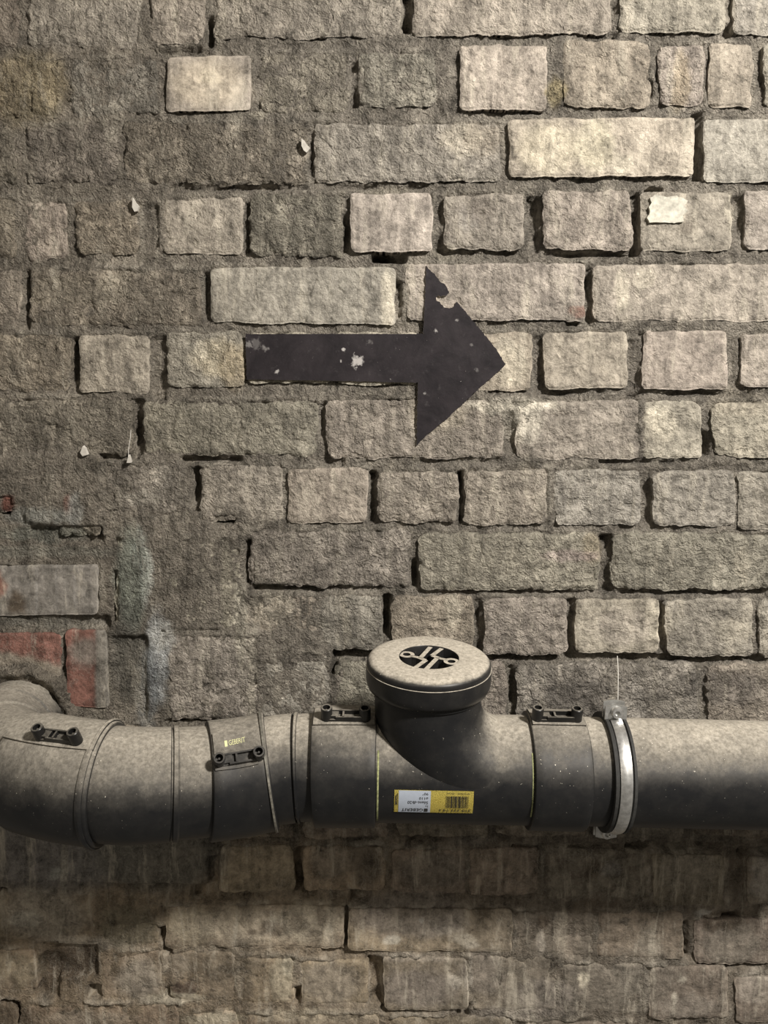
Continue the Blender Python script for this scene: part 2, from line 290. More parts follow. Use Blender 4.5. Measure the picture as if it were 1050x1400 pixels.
def tint(x, y, X, Z, base, soil):
    """base colour at photo position"""
    wx = x + 9 * fbm(X * 45, Z * 45, 3, 111) + 3 * perlin(X * 160, Z * 160, 115)
    wy = y + 9 * fbm(X * 45, Z * 45, 3, 121) + 3 * perlin(X * 160, Z * 160, 125)
    c = np.empty(x.shape + (3,)); c[...] = base
    c *= (1 + .22 * fbm(X * 9, Z * 9, 3, 131))[..., None]
    # lower courses browner; shade below the pipe painted in, deepest at the right
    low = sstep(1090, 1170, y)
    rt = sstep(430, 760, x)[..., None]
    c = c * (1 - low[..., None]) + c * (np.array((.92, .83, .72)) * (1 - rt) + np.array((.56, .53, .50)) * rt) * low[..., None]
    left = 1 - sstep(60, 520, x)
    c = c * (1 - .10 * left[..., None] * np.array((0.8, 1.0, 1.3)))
    for (cx, cy, rx, ry, col, s) in ST:
        k = min(1.0, min(rx, ry) / 13.0)
        m = (ellipse(x + (wx - x) * k, y + (wy - y) * k, cx, cy, rx, ry, 0.30) * min(1, s * 1.2))
        i = m > 0.002
        if i.any():
            mm = m[i][:, None]
            c[i] = c[i] * (1 - mm) + np.array(col) * mm
    c *= (1 - soil)[..., None] if isinstance(soil, np.ndarray) else (1 - soil)
    return np.clip(c, 0.01, 0.95)


# ------------------------------------------------------------------ materials
def new_mat(name):
    m = bpy.data.materials.new(name)
    m.use_nodes = True
    nt = m.node_tree
    return m, nt, nt.nodes['Principled BSDF']


def N(nt, t, **kw):
    n = nt.nodes.new(t)
    for k, v in kw.items():
        setattr(n, k, v)
    return n


def noise(nt, vec, scale, detail=4, rough=0.55, dist=0.0):
    n = N(nt, 'ShaderNodeTexNoise')
    n.inputs['Scale'].default_value = scale
    n.inputs['Detail'].default_value = detail
    n.inputs['Roughness'].default_value = rough
    n.inputs['Distortion'].default_value = dist
    if vec is not None:
        nt.links.new(vec, n.inputs['Vector'])
    return n.outputs['Fac']


def ramp(nt, fac, a, b, va=0.0, vb=1.0):
    n = N(nt, 'ShaderNodeMapRange')
    n.inputs[1].default_value = a; n.inputs[2].default_value = b
    n.inputs[3].default_value = va; n.inputs[4].default_value = vb
    nt.links.new(fac, n.inputs[0])
    return n.outputs[0]


def math_n(nt, op, a, b=None, clamp=False):
    n = N(nt, 'ShaderNodeMath', operation=op)
    n.use_clamp = clamp
    for i, v in enumerate((a, b)):
        if v is None: continue
        if isinstance(v, (int, float)): n.inputs[i].default_value = v
        else: nt.links.new(v, n.inputs[i])
    return n.outputs[0]


def mix(nt, fac, a, b, mode='MIX'):
    n = N(nt, 'ShaderNodeMix', data_type='RGBA', blend_type=mode)
    for s, v in ((n.inputs[0], fac), (n.inputs[6], a), (n.inputs[7], b)):
        if isinstance(v, (int, float)): s.default_value = v
        elif isinstance(v, tuple): s.default_value = v + (1,) if len(v) == 3 else v
        else: nt.links.new(v, s)
    return n.outputs[2]


def wall_material(name, contrast, bump, lime, gritmin):
    m, nt, bs = new_mat(name)
    geo = N(nt, 'ShaderNodeNewGeometry')
    pos = geo.outputs['Position']
    at = N(nt, 'ShaderNodeAttribute', attribute_name='tint')
    cr = N(nt, 'ShaderNodeAttribute', attribute_name='crust')
    mp = N(nt, 'ShaderNodeMapping'); mp.inputs['Scale'].default_value = (1, 1, .16)
    nt.links.new(pos, mp.inputs[0])
    mottle = noise(nt, pos, 34, 7, .68, .5)
    streak = noise(nt, mp.outputs[0], 95, 4, .6)
    fine = noise(nt, pos, 300, 5, .75)
    grit = noise(nt, pos, 900, 2, .6)
    rough_m = ramp(nt, noise(nt, pos, 26, 5, .65, .3), .40, .56)
    p1 = ramp(nt, noise(nt, pos, 50, 4, .55, .9), .47, .52)
    p2 = ramp(nt, noise(nt, pos, 105, 4, .55, 1.0), .50, .56)
    p3 = ramp(nt, noise(nt, pos, 78, 5, .6, 1.2), .55, .61)
    c = at.outputs['Color']
    f = math_n(nt, 'ADD', ramp(nt, mottle, .32, .68, -.30, .30), ramp(nt, fine, .3, .7, -.17, .17))
    f = math_n(nt, 'ADD', f, ramp(nt, streak, .32, .68, -.20, .20))
    f = math_n(nt, 'ADD', f, ramp(nt, grit, .3, .7, -.09, .09))
    f = math_n(nt, 'ADD', f, ramp(nt, p1, 0, 1, -.07, .07))
    f = math_n(nt, 'ADD', f, ramp(nt, p2, 0, 1, -.07, .09))
    f = math_n(nt, 'ADD', f, ramp(nt, p3, 0, 1, 0, .16))
    f = math_n(nt, 'SUBTRACT', f, math_n(nt, 'MULTIPLY', rough_m, .14))
    mul = math_n(nt, 'ADD', math_n(nt, 'MULTIPLY', f, contrast), 1.0)
    mul = math_n(nt, 'MAXIMUM', mul, .28)
    v = N(nt, 'ShaderNodeVectorMath', operation='SCALE')
    nt.links.new(c, v.inputs[0]); nt.links.new(mul, v.inputs['Scale'])
    col = v.outputs[0]
    # limewash flecks
    fl = ramp(nt, noise(nt, mp.outputs[0], 48, 8, .74, .4), .53, .68)
    col = mix(nt, math_n(nt, 'MULTIPLY', fl, lime), col, (.60, .55, .45))
    # dark soot pits
    pit = ramp(nt, noise(nt, pos, 130, 5, .7), .40, .28)
    col = mix(nt, math_n(nt, 'MULTIPLY', pit, .7), col, (.06, .05, .04))
    nt.links.new(col, bs.inputs['Base Color'])
    bs.inputs['Roughness'].default_value = .93
    bs.inputs['Specular IOR Level'].default_value = .18
    vor = N(nt, 'ShaderNodeTexVoronoi', feature='F1'); vor.inputs['Scale'].default_value = 340
    nt.links.new(pos, vor.inputs['Vector'])
    ridg = math_n(nt, 'ABSOLUTE', math_n(nt, 'SUBTRACT', noise(nt, pos, 105, 5, .62, .6), .5))
    h = math_n(nt, 'ADD', math_n(nt, 'MULTIPLY', noise(nt, pos, 260, 5, .7, .4), 1.9), math_n(nt, 'MULTIPLY', vor.outputs['Distance'], .5))
    h = math_n(nt, 'SUBTRACT', h, math_n(nt, 'MULTIPLY', ridg, 3.4))
    h = math_n(nt, 'MULTIPLY', h, ramp(nt, rough_m, 0, 1, gritmin, 1.0))
    h = math_n(nt, 'ADD', h, math_n(nt, 'MULTIPLY', p1, .55))
    h = math_n(nt, 'ADD', h, math_n(nt, 'MULTIPLY', p2, .38))
    h = math_n(nt, 'ADD', h, math_n(nt, 'MULTIPLY', p3, .42))
    wht = ramp(nt, ridg, .022, .0)
    col = mix(nt, math_n(nt, 'MULTIPLY', math_n(nt, 'MULTIPLY', wht, rough_m), .22), col, (.56, .52, .44))
    nt.links.new(col, bs.inputs['Base Color'])
    b = N(nt, 'ShaderNodeBump'); b.inputs['Distance'].default_value = .0085
    nt.links.new(math_n(nt, 'MULTIPLY', cr.outputs['Fac'], bump), b.inputs['Strength'])
    nt.links.new(h, b.inputs['Height'])
    nt.links.new(b.outputs[0], bs.inputs['Normal'])
    return m


M_BRICK = wall_material('sooty_limewashed_brick', 1.05, .9, .62, .16)
M_MORTAR = wall_material('gritty_mortar', 1.15, .85, .5, .55)


def plastic(name, dust, lo, hi, base=(.011, .0115, .0125), rough=.46):
    """black pipe plastic; grey dust settled on what faces up"""
    m, nt, bs = new_mat(name)
    geo = N(nt, 'ShaderNodeNewGeometry')
    pos = geo.outputs['Position']
    sep = N(nt, 'ShaderNodeSeparateXYZ'); nt.links.new(geo.outputs['Normal'], sep.inputs[0])
    nz = math_n(nt, 'ADD', sep.outputs['Z'], ramp(nt, noise(nt, pos, 30, 7, .66), .3, .7, -.15, .15))
    cover = ramp(nt, nz, lo, hi)
    thin = ramp(nt, nz, lo - .22, lo + .35, 0, .16)
    cover = math_n(nt, 'MULTIPLY', cover, ramp(nt, noise(nt, pos, 160, 6, .75), .30, .62, .60, 1.0))
    cover = math_n(nt, 'MAXIMUM', cover, thin)
    cover = math_n(nt, 'MULTIPLY', cover, dust)
    film = math_n(nt, 'MULTIPLY', ramp(nt, noise(nt, pos, 40, 4, .6), .4, .7), .02)
    cover = math_n(nt, 'ADD', cover, film, True)
    dcol = mix(nt, ramp(nt, noise(nt, pos, 260, 5, .75), .35, .65), (.33, .30, .245), (.62, .57, .48))
    col = mix(nt, cover, base, dcol)
    # pale crumbs
    cru = ramp(nt, noise(nt, pos, 420, 2, .5), .735, .76)
    col = mix(nt, math_n(nt, 'MULTIPLY', cru, ramp(nt, sep.outputs['Z'], -.1, .5, .15, .9)), col, (.72, .68, .58))
    nt.links.new(col, bs.inputs['Base Color'])
    nt.links.new(ramp(nt, cover, 0, .5, rough, .92), bs.inputs['Roughness'])
    bs.inputs['Specular IOR Level'].default_value = .35
    b = N(nt, 'ShaderNodeBump'); b.inputs['Distance'].default_value = .0008
    b.inputs['Strength'].default_value = .35
    nt.links.new(math_n(nt, 'MULTIPLY', noise(nt, pos, 300, 4, .7), cover), b.inputs['Height'])
    nt.links.new(b.outputs[0], bs.inputs['Normal'])
    return m


M_PIPE = plastic('black_pipe_plastic', 1.0, .34, 1.02)
M_COUP = plastic('black_coupling_plastic', .85, .42, 1.15)
M_BEND = plastic('dusty_bend_plastic', .85, .14, .95)
M_CAP = plastic('cap_plastic', 1.3, .55, .95, (.014, .014, .0145), .36)
M_DARK = plastic('clean_black_plastic', .45, .6, 1.1, (.010, .010, .010), .35)


def simple(name, col, rough=.5, metal=0.0, nz=0.0, nscale=200):
    m, nt, bs = new_mat(name)
    geo = N(nt, 'ShaderNodeNewGeometry')
    f = ramp(nt, noise(nt, geo.outputs['Position'], nscale, 5, .65), .3, .7)
    c2 = tuple(max(0, c * (1 - nz)) for c in col)
    nt.links.new(mix(nt, f, c2, tuple(min(1, c * (1 + nz * .5)) for c in col)), bs.inputs['Base Color'])
    bs.inputs['Roughness'].default_value = rough
    bs.inputs['Metallic'].default_value = metal
    return m


M_ZINC = simple('galvanised_steel', (.66, .66, .64), .38, .85, .35, 160)
M_RUBBER = simple('black_rubber', (.035, .035, .033), .75, 0, .4)
M_YEL = simple('yellow_label_paper', (.74, .62, .15), .5, 0, .08)
M_GREY = simple('blue_grey_label_print', (.42, .47, .55), .5, 0, .06)
M_INK = simple('black_ink', (.03, .03, .03), .5)
M_CRAYON = simple('yellow_green_crayon', (.34, .36, .17), .8, 0, .7, 260)
M_PRINT = simple('pale_yellow_print', (.78, .78, .42), .6, 0, .2)
M_WHITE = simple('white_paint_flake', (.60, .57, .51), .8, 0, .25)
M_PAPER = simple('torn_white_paper', (.56, .54, .46), .85, 0, .45, 120)
M_THREAD = simple('pale_thread', (.72, .70, .64), .8)


# ------------------------------------------------------------------ mesh helpers
def link(name, me, mat, parent=None):
    o = bpy.data.objects.new(name, me)
    C.objects.link(o)
    if mat is not None and not me.materials:
        me.materials.append(mat)
    if parent is not None:
        o.parent = parent
        o.matrix_parent_inverse = parent.matrix_world.inverted()
    return o


def bm_obj(name, bm, mat, parent=None, smooth=True, origin=None):
    bmesh.ops.recalc_face_normals(bm, faces=bm.faces)
    me = bpy.data.meshes.new(name)
    bm.to_mesh(me); bm.free()
    if smooth:
        me.polygons.foreach_set('use_smooth', [True] * len(me.polygons))
        me.set_sharp_from_angle(angle=radians(38))
    return link(name, me, mat, parent)


def empty(name, loc, label=None, cat=None, group=None):
    o = bpy.data.objects.new(name, None)
    o.location = loc
    o.empty_display_size = .05
    C.objects.link(o)
    if label: o['label'] = label
    if cat: o['category'] = cat
    if group: o['group'] = group
    bpy.context.view_layer.update()
    return o


def grid_mesh(name, P, tintc, crust, loc=(0, 0, 0), flip=False):
    """P: (n,m,3) points -> quad mesh with attributes"""
    n, m = P.shape[:2]
    me = bpy.data.meshes.new(name)
    idx = np.arange(n * m).reshape(n, m)
    q = np.stack([idx[:-1, :-1], idx[:-1, 1:], idx[1:, 1:], idx[1:, :-1]], -1).reshape(-1, 4)
    if flip: q = q[:, ::-1]
    nq = len(q)
    me.vertices.add(n * m)
    me.vertices.foreach_set('co', (P.reshape(-1, 3) - np.array(loc)).astype(np.float32).ravel())
    me.loops.add(nq * 4)
    me.loops.foreach_set('vertex_index', q.astype(np.int32).ravel())
    me.polygons.add(nq)
    me.polygons.foreach_set('loop_start', np.arange(nq, dtype=np.int32) * 4)
    me.polygons.foreach_set('use_smooth', np.ones(nq, bool))
    me.update(calc_edges=True)
    a = me.attributes.new('tint', 'FLOAT_COLOR', 'POINT')
    col = np.ones((n * m, 4), np.float32); col[:, :3] = tintc.reshape(-1, 3)
    a.data.foreach_set('color', col.ravel())
    b = me.attributes.new('crust', 'FLOAT', 'POINT')
    b.data.foreach_set('value', np.broadcast_to(crust, (n, m)).astype(np.float32).ravel())
    me.validate()
    return me


# ------------------------------------------------------------------ the wall: mortar body, then each brick
STEP = 3.0
xs = np.arange(-150, 1201, STEP); ys = np.arange(-150, 1561, STEP)
gx, gy = np.meshgrid(xs, ys)
X, _, Z = px2w(gx, gy)
Hm = mortar_height(gx, gy, X, Z)
LIP = np.zeros_like(Hm)
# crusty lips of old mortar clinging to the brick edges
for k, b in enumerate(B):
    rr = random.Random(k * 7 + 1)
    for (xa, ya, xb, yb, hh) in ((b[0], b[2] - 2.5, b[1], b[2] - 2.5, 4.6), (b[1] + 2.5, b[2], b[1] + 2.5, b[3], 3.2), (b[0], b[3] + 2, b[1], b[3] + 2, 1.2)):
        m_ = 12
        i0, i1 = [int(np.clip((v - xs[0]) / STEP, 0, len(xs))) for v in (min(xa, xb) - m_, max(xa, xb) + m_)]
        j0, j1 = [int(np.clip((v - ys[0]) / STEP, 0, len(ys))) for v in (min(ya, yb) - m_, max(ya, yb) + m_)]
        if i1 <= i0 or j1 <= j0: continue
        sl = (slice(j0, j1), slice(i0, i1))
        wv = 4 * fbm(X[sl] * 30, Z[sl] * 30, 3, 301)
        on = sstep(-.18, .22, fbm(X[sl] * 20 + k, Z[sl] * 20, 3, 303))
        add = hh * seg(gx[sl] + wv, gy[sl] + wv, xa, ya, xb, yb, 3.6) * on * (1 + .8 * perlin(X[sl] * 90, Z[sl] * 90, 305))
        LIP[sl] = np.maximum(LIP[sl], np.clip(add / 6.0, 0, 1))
        Hm[sl] = np.where((Hm[sl] > -10) & (arrow_mask(gx[sl], gy[sl]) < .01), Hm[sl] + add, Hm[sl])
H = Hm / 1000.0
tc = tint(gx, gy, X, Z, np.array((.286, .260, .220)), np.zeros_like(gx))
P = np.stack([X, -H, Z], -1)
# close the body: side and back rings round the heightfield
P = np.pad(P, ((2, 2), (2, 2), (0, 0)), 'edge')
tc = tc * (1 - .45 * LIP[..., None]) + np.array((.54, .50, .42)) * .45 * LIP[..., None]  # lips tinted paler: painted highlight, strongest on top and right brick edges
tc = np.pad(tc, ((2, 2), (2, 2), (0, 0)), 'edge')
P[1, :, 1] = P[-2, :, 1] = .12
P[:, 1, 1] = P[:, -2, 1] = .12
ctr = P.mean((0, 1))
for sl in ((0, slice(None)), (-1, slice(None)), (slice(None), 0), (slice(None), -1)):
    P[sl] = (ctr[0], .12, ctr[2])
cr = 1.0 - .45 * sstep(1110, 1190, np.pad(gy, 2, 'edge'))
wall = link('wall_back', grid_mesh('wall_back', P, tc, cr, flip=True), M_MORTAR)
wall['kind'] = 'structure'
wall['label'] = 'old sooty brick wall with uneven recessed mortar joints behind the drain pipe'


BSTEP = 2.3


def make_brick(x0, x1, y0, y1, crust, proud, idx):
    rnd = random.Random(idx * 13 + 5)
    nx = max(8, int((x1 - x0) / BSTEP)); ny = max(8, int((y1 - y0) / BSTEP))
    j = [rnd.uniform(-2.2, 2.2) for _ in range(8)]
    s = np.linspace(0, 1, nx + 1); t = np.linspace(0, 1, ny + 1)
    s = np.concatenate([[0, 0], s, [1, 1]]); t = np.concatenate([[0, 0], t, [1, 1]])
    S, T = np.meshgrid(s, t)
    # slightly irregular quad
    xa = x0 + j[0] * (1 - T) + j[1] * T; xb = x1 + j[2] * (1 - T) + j[3] * T
    ya = y0 + j[4] * (1 - S) + j[5] * S; yb = y1 + j[6] * (1 - S) + j[7] * S
    px = xa + (xb - xa) * S; py = ya + (yb - ya) * T
    # rounded corners
    rc = 5 + 8 * crust
    dxl, dxr = px - xa, xb - px; dyt, dyb = py - ya, yb - py
    cx = np.minimum(dxl, dxr); cy = np.minimum(dyt, dyb)
    inc = (cx < rc) & (cy < rc)
    r = np.hypot(rc - cx, rc - cy)
    over = np.where(inc & (r > rc), (r - rc) / np.maximum(r, 1e-6), 0)
    px = px + np.where(dxl < dxr, 1, -1) * (rc - cx) * over
    py = py + np.where(dyt < dyb, 1, -1) * (rc - cy) * over
    Xa, _, Za = px2w(px, py)
    # ragged outline: world-coherent warp, stronger at the rim
    edge = np.minimum(cx, cy)
    rim = 1 - sstep(0, 14, edge)
    amp = (.5 + 4.6 * crust)
    px = px + rim * amp * (fbm(Xa * 34, Za * 34, 5, 201, .6) * 2.4)
    py = py + rim * amp * (fbm(Xa * 34, Za * 34, 5, 211, .6) * 2.4)
    Xa, _, Za = px2w(px, py)
    h, am = brick_relief(px, py, Xa, Za, crust)
    tilt = rnd.uniform(-.9, .9) * (S - .5) * 2 + rnd.uniform(-.8, .8) * (T - .5) * 2
    er = 2.5 + 5.5 * crust
    e = np.clip(edge / er, 0, 1)
    round_ = -(1.2 + 2.6 * crust) * (1 - np.sqrt(1 - (1 - e) ** 2))
    chip = -3.0 * crust * (1 - sstep(0, 16, edge)) * sstep(.05, .35, perlin(Xa * 48, Za * 48, 221))
    hh = proud + rnd.uniform(-.8, 1.0) + tilt * (.6 + .4 * crust) + h + round_ + chip
    hh = hh * (1 - am) + np.minimum(hh, 0.4) * am
    k = rnd.uniform(-.1, .1)
    base = np.array((.322, .294, .250)) * (1 + k + .12 * (1 - crust)) * np.array((1 + rnd.uniform(-.03, .04), 1, 1 + rnd.uniform(-.05, .03)))
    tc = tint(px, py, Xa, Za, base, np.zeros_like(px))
    cr_att = np.full_like(px, .14 + .95 * crust) * (1.0 - .45 * sstep(1110, 1190, py))
    # three bricks show their red clay
    warp = 8 * fbm(Xa * 50, Za * 50, 3, 231)
    if (x0, y0) == (-110, 773):
        red = 1 - sstep(6, 16, px + warp + 1.2 * np.abs(py - 800) * 0.5)
        tc[...] = np.array((.215, .20, .178)) * (1 + .1 * fbm(Xa * 40, Za * 6, 3, 5))[..., None]
        tc = tc * (1 - red[..., None]) + np.array((.24, .135, .105)) * red[..., None]
        br = ellipse(px + warp, py + warp, 22, 825, 14, 16, .4)[..., None]
        tc = tc * (1 - br) + np.array((.10, .08, .06)) * br
        for lx in (78, 51, 103):
            tc += .05 * np.exp(-((px - lx) / 1.6) ** 2)[..., None]
        cr_att *= .55
    if (x0, y0) == (-40, 865):
        tc[...] = np.array((.215, .112, .09)) * (1 + .3 * fbm(Xa * 50, Za * 50, 3, 5))[..., None]
        gr = sstep(892, 904, py + warp * .8 - .25 * (px - 40))[..., None]
        tc = tc * (1 - gr) + np.array((.24, .21, .17)) * gr
    if (x0, y0) == (91, 861):
        gr = np.maximum(sstep(128, 134, px), ellipse(px + warp, py + warp, 118, 890, 22, 20, .5) * .8)[..., None]
        tc[...] = np.array((.21, .108, .086)) * (1 + .25 * fbm(Xa * 50, Za * 50, 3, 5))[..., None]
        tc = tc * (1 - gr) + np.array((.20, .185, .16)) * gr
    depth = np.full_like(hh, 0)
    Y = -hh / 1000.0
    Y[1, :] = np.maximum(Y[1, :], Y[1, :]); 
    # side walls (outer two rings) run back into the joint
    Y[0, :] = Y[-1, :] = .045; Y[:, 0] = Y[:, -1] = .045
    Pm = np.stack([Xa, Y, Za], -1)
    c = np.array([Xa.mean(), 0.02, Za.mean()])
    # back ring collapsed to centre closes the body
    Pm = np.pad(Pm, ((1, 1), (1, 1), (0, 0)), 'edge'); tc = np.pad(tc, ((1, 1), (1, 1), (0, 0)), 'edge'); cr_att = np.pad(cr_att, 1, 'edge')
    for sl in ((0, slice(None)), (-1, slice(None)), (slice(None), 0), (slice(None), -1)):
        Pm[sl] = (c[0], .045, c[2])
    me = grid_mesh('brick', Pm, tc, cr_att, loc=c, flip=True)
    o = link('brick', me, M_BRICK)
    o.location = c
    o.parent = wall
    return o


for i, b in enumerate(B):
    o = make_brick(*b, i)
    if (b[0], b[2]) == (-110, 773): o['label'] = 'smooth grey glazed brick with a red broken left end'
    if (b[0], b[2]) == (-40, 865): o['label'] = 'red clay brick half hidden by mortar'
    if (b[0], b[2]) == (91, 861): o['label'] = 'upright brick, red clay at left, grey at right'

# ------------------------------------------------------------------ painted arrow (thin sheet stuck flat on the bricks)
def arrow_material():
    m, nt, bs = new_mat('worn_black_paint')
    geo = N(nt, 'ShaderNodeNewGeometry'); pos = geo.outputs['Position']
    base = mix(nt, ramp(nt, noise(nt, pos, 26, 6, .7, .5), .35, .68), (.010, .008, .010), (.028, .023, .026))
    base = mix(nt, ramp(nt, noise(nt, pos, 120, 6, .75), .58, .74, 0, .45), base, (.08, .075, .075))
    base = mix(nt, ramp(nt, noise(nt, pos, 300, 3, .6), .715, .745, 0, .7), base, (.36, .34, .32))
    wob = noise(nt, pos, 170, 4, .65)
    for (sx, sy, r, st) in ((488, 493, 8, .8), (470, 478, 2.2, .8), (466, 494, 2, .8), (624, 438, 2.2, .35), (596, 452, 2.6, .7), (378, 508, 2.6, .7), (350, 470, 7, .16), (362, 476, 5, .3), (340, 472, 5, .3), (505, 468, 4, .15), (645, 472, 2, .2), (652, 506, 3, .16), (580, 538, 2, .4)):
        c = px2w(sx, sy, .003)
        dd = N(nt, 'ShaderNodeVectorMath', operation='DISTANCE')
        nt.links.new(pos, dd.inputs[0]); dd.inputs[1].default_value = [float(v) for v in c]
        q = math_n(nt, 'ADD', math_n(nt, 'DIVIDE', dd.outputs['Value'], r / 1060.0), ramp(nt, wob, .25, .75, -.9, .9))
        base = mix(nt, math_n(nt, 'MULTIPLY', ramp(nt, q, 1.15, .55), st), base, (.52, .50, .48))
    nt.links.new(base, bs.inputs['Base Color'])
    nt.links.new(ramp(nt, noise(nt, pos, 60, 4, .6), .3, .7, .5, .75), bs.inputs['Roughness'])
    bs.inputs['Specular IOR Level'].default_value = .22
    b = N(nt, 'ShaderNodeBump'); b.inputs['Distance'].default_value = .0012; b.inputs['Strength'].default_value = .35
    nt.links.new(noise(nt, pos, 90, 5, .6), b.inputs['Height']); nt.links.new(b.outputs[0], bs.inputs['Normal'])
    return m


def dense_outline(pts, step, amp, seed):
    out = []
    for i, p in enumerate(pts):
        q = pts[(i + 1) % len(pts)]
        L = math.hypot(q[0] - p[0], q[1] - p[1]); n = max(1, int(L / step))
        for k in range(n):
            t = k / n
            x = p[0] + (q[0] - p[0]) * t; y = p[1] + (q[1] - p[1]) * t
            a = amp * (1 + 1.0 * (x > 565 and y < 600 and (x - 583) > -15))
            x += a * float(perlin(x / 4.0, y / 4.0, seed)); y += a * float(perlin(x / 4.0, y / 4.0, seed + 4))
            out.append((x, y))
    return out


def sheet(name, pts, d_front, d_back, mat, parent=None, origin_px=None, emat=None):
    c = px2w(*(origin_px or pts[0]), d_front)
    c = np.array([float(v) for v in c])
    bm = bmesh.new()
    fr = [bm.verts.new(np.array([float(v) for v in px2w(x, y, d_front)]) - c) for x, y in pts]
    bk = [bm.verts.new(np.array([float(v) for v in px2w(x, y, d_front)]) - c + np.array((0, d_front - d_back, 0))) for x, y in pts]
    es = [bm.edges.new((fr[i], fr[(i + 1) % len(fr)])) for i in range(len(fr))]
    bmesh.ops.triangle_fill(bm, use_beauty=True, edges=es)
    es2 = [bm.edges.new((bk[i], bk[(i + 1) % len(bk)])) for i in range(len(bk))]
    bmesh.ops.triangle_fill(bm, use_beauty=True, edges=es2)
    side = []
    for i in range(len(fr)):
        j = (i + 1) % len(fr)
        side.append(bm.faces.new((fr[i], fr[j], bk[j], bk[i])))
    if emat is not None:
        for f in side: f.material_index = 1
    bmesh.ops.recalc_face_normals(bm, faces=bm.faces)
    me = bpy.data.meshes.new(name); bm.to_mesh(me); bm.free()
    me.materials.append(mat)
    if emat is not None: me.materials.append(emat)
    o = link(name, me, None, parent)
    o.location = c
    return o


M_CHALK = simple('chipped_white_edge', (.60, .56, .49), .9, 0, .3)
arrow = sheet('arrow_sign', dense_outline(ARROW, 2.5, .7, 3), .0035, .0006, arrow_material(), None, (510, 488), M_CHALK)
arrow['label'] = 'worn black arrow pointing right on the brick wall, its upper tip torn'
arrow['category'] = 'arrow sign'

# torn white paper scrap on a brick at the right
scrap = [(889, 270), (898, 266), (912, 269), (925, 267), (934, 271), (941, 274), (936, 281), (941, 288), (934, 294), (935, 303), (922, 304.5), (905, 304), (889, 304), (884, 298), (889, 290), (887, 283), (891, 277)]
paper = sheet('paper_scrap', dense_outline(scrap, 3, .5, 9), .0048, .0005, M_PAPER, None, (912, 287))
paper['label'] = 'torn white paper scrap stuck on a brick at the upper right'
paper['category'] = 'paper scrap'

# small pale flakes hanging on the wall
def flake(pts, d, label):
    o = sheet('paint_flake', pts, d, d - .006, M_WHITE, None, pts[0])
    o.rotation_euler.x = radians(8)
    o['label'] = label; o['category'] = 'paint flake'; o['group'] = 'pale flakes caught on the wall'


flake([(412, 189), (416, 192), (420, 198), (424, 202), (419, 208), (415, 205), (412, 199)], .010, 'pale curled flake on the joint high above the arrow shaft')
flake([(181, 270), (184, 276), (189, 282), (187, 288), (183, 289), (180, 283)], .010, 'pale flake on the crusted brick at the upper left')
flake([(113, 610), (116, 613), (119, 622), (112, 624), (109, 619)], .012, 'white drop-shaped flake at the upper edge of the plaster patch, left')
flake([(176, 622), (178, 629), (178.5, 633), (172.5, 633), (174, 628)], .014, 'small white cone-shaped flake hanging below an open joint, left of the arrow')

# ------------------------------------------------------------------ the drain pipe
PD = .165            # pipe axis distance from the wall
R = .058
axis_px = [(1260, 1064, .165), (1000, 1058, .165), (755, 1052.5, .165), (620, 1050, .165), (470, 1047.5, .165), (392, 1050, .166), (325, 1062, .176), (262, 1069, .190), (190, 1073, .203), (150, 1071, .206), (105, 1066, .199)]
axp = [np.array([float(v) for v in px2w(x, y, d)]) for x, y, d in axis_px]
mouth = np.array([float(v) for v in px2w(MOUTH[0], MOUTH[1], 0)])
zl = axp[-1][2]
b0 = axp[-1]; b1 = b0 + np.array((-.064, .020, 0)); b3 = np.array((mouth[0], -.03, mouth[2])); b2 = np.array((mouth[0], -.115, mouth[2] * .7 + zl * .3))
for k in (.2, .4, .6, .8):
    axp.append((1 - k) ** 3 * b0 + 3 * k * (1 - k) ** 2 * b1 + 3 * k * k * (1 - k) * b2 + k ** 3 * b3)
axp.append(np.array((mouth[0], -.03, mouth[2])))
axp.append(np.array((mouth[0], .03, mouth[2])))


def catmull(pts, n=24):
    out = []
    P_ = [2 * pts[0] - pts[1]] + list(pts) + [2 * pts[-1] - pts[-2]]
    for i in range(1, len(P_) - 2):
        p0, p1, p2, p3 = P_[i - 1:i + 3]
        # centripetal-ish uniform
        d1 = np.linalg.norm(p2 - p1); m1 = (p2 - p0) / (np.linalg.norm(p2 - p1) + np.linalg.norm(p1 - p0)) * d1
        m2 = (p3 - p1) / (np.linalg.norm(p3 - p2) + np.linalg.norm(p2 - p1)) * d1
        for k in range(n):
            t = k / n
            h00 = 2 * t ** 3 - 3 * t ** 2 + 1; h10 = t ** 3 - 2 * t ** 2 + t; h01 = -2 * t ** 3 + 3 * t ** 2; h11 = t ** 3 - t ** 2
            out.append(h00 * p1 + h10 * m1 + h01 * p2 + h11 * m2)
    out.append(pts[-1])
    return np.array(out)


PATH = catmull(axp)
SL = np.concatenate([[0], np.cumsum(np.linalg.norm(np.diff(PATH, axis=0), axis=1))])
pxpath = w2px(PATH[:, 0], PATH[:, 1], PATH[:, 2])[0]


def s_of(px):
    i = int(np.argmin(np.abs(pxpath[:290] - px)))
    if 0 < i < len(SL) - 1:
        j = i + 1 if (px - pxpath[i]) * (pxpath[i + 1] - pxpath[i]) > 0 else i - 1
        t = (px - pxpath[i]) / (pxpath[j] - pxpath[i] + 1e-9)
        t = min(max(t, 0), 1)
        return SL[i] + t * (SL[j] - SL[i])
    return SL[i]


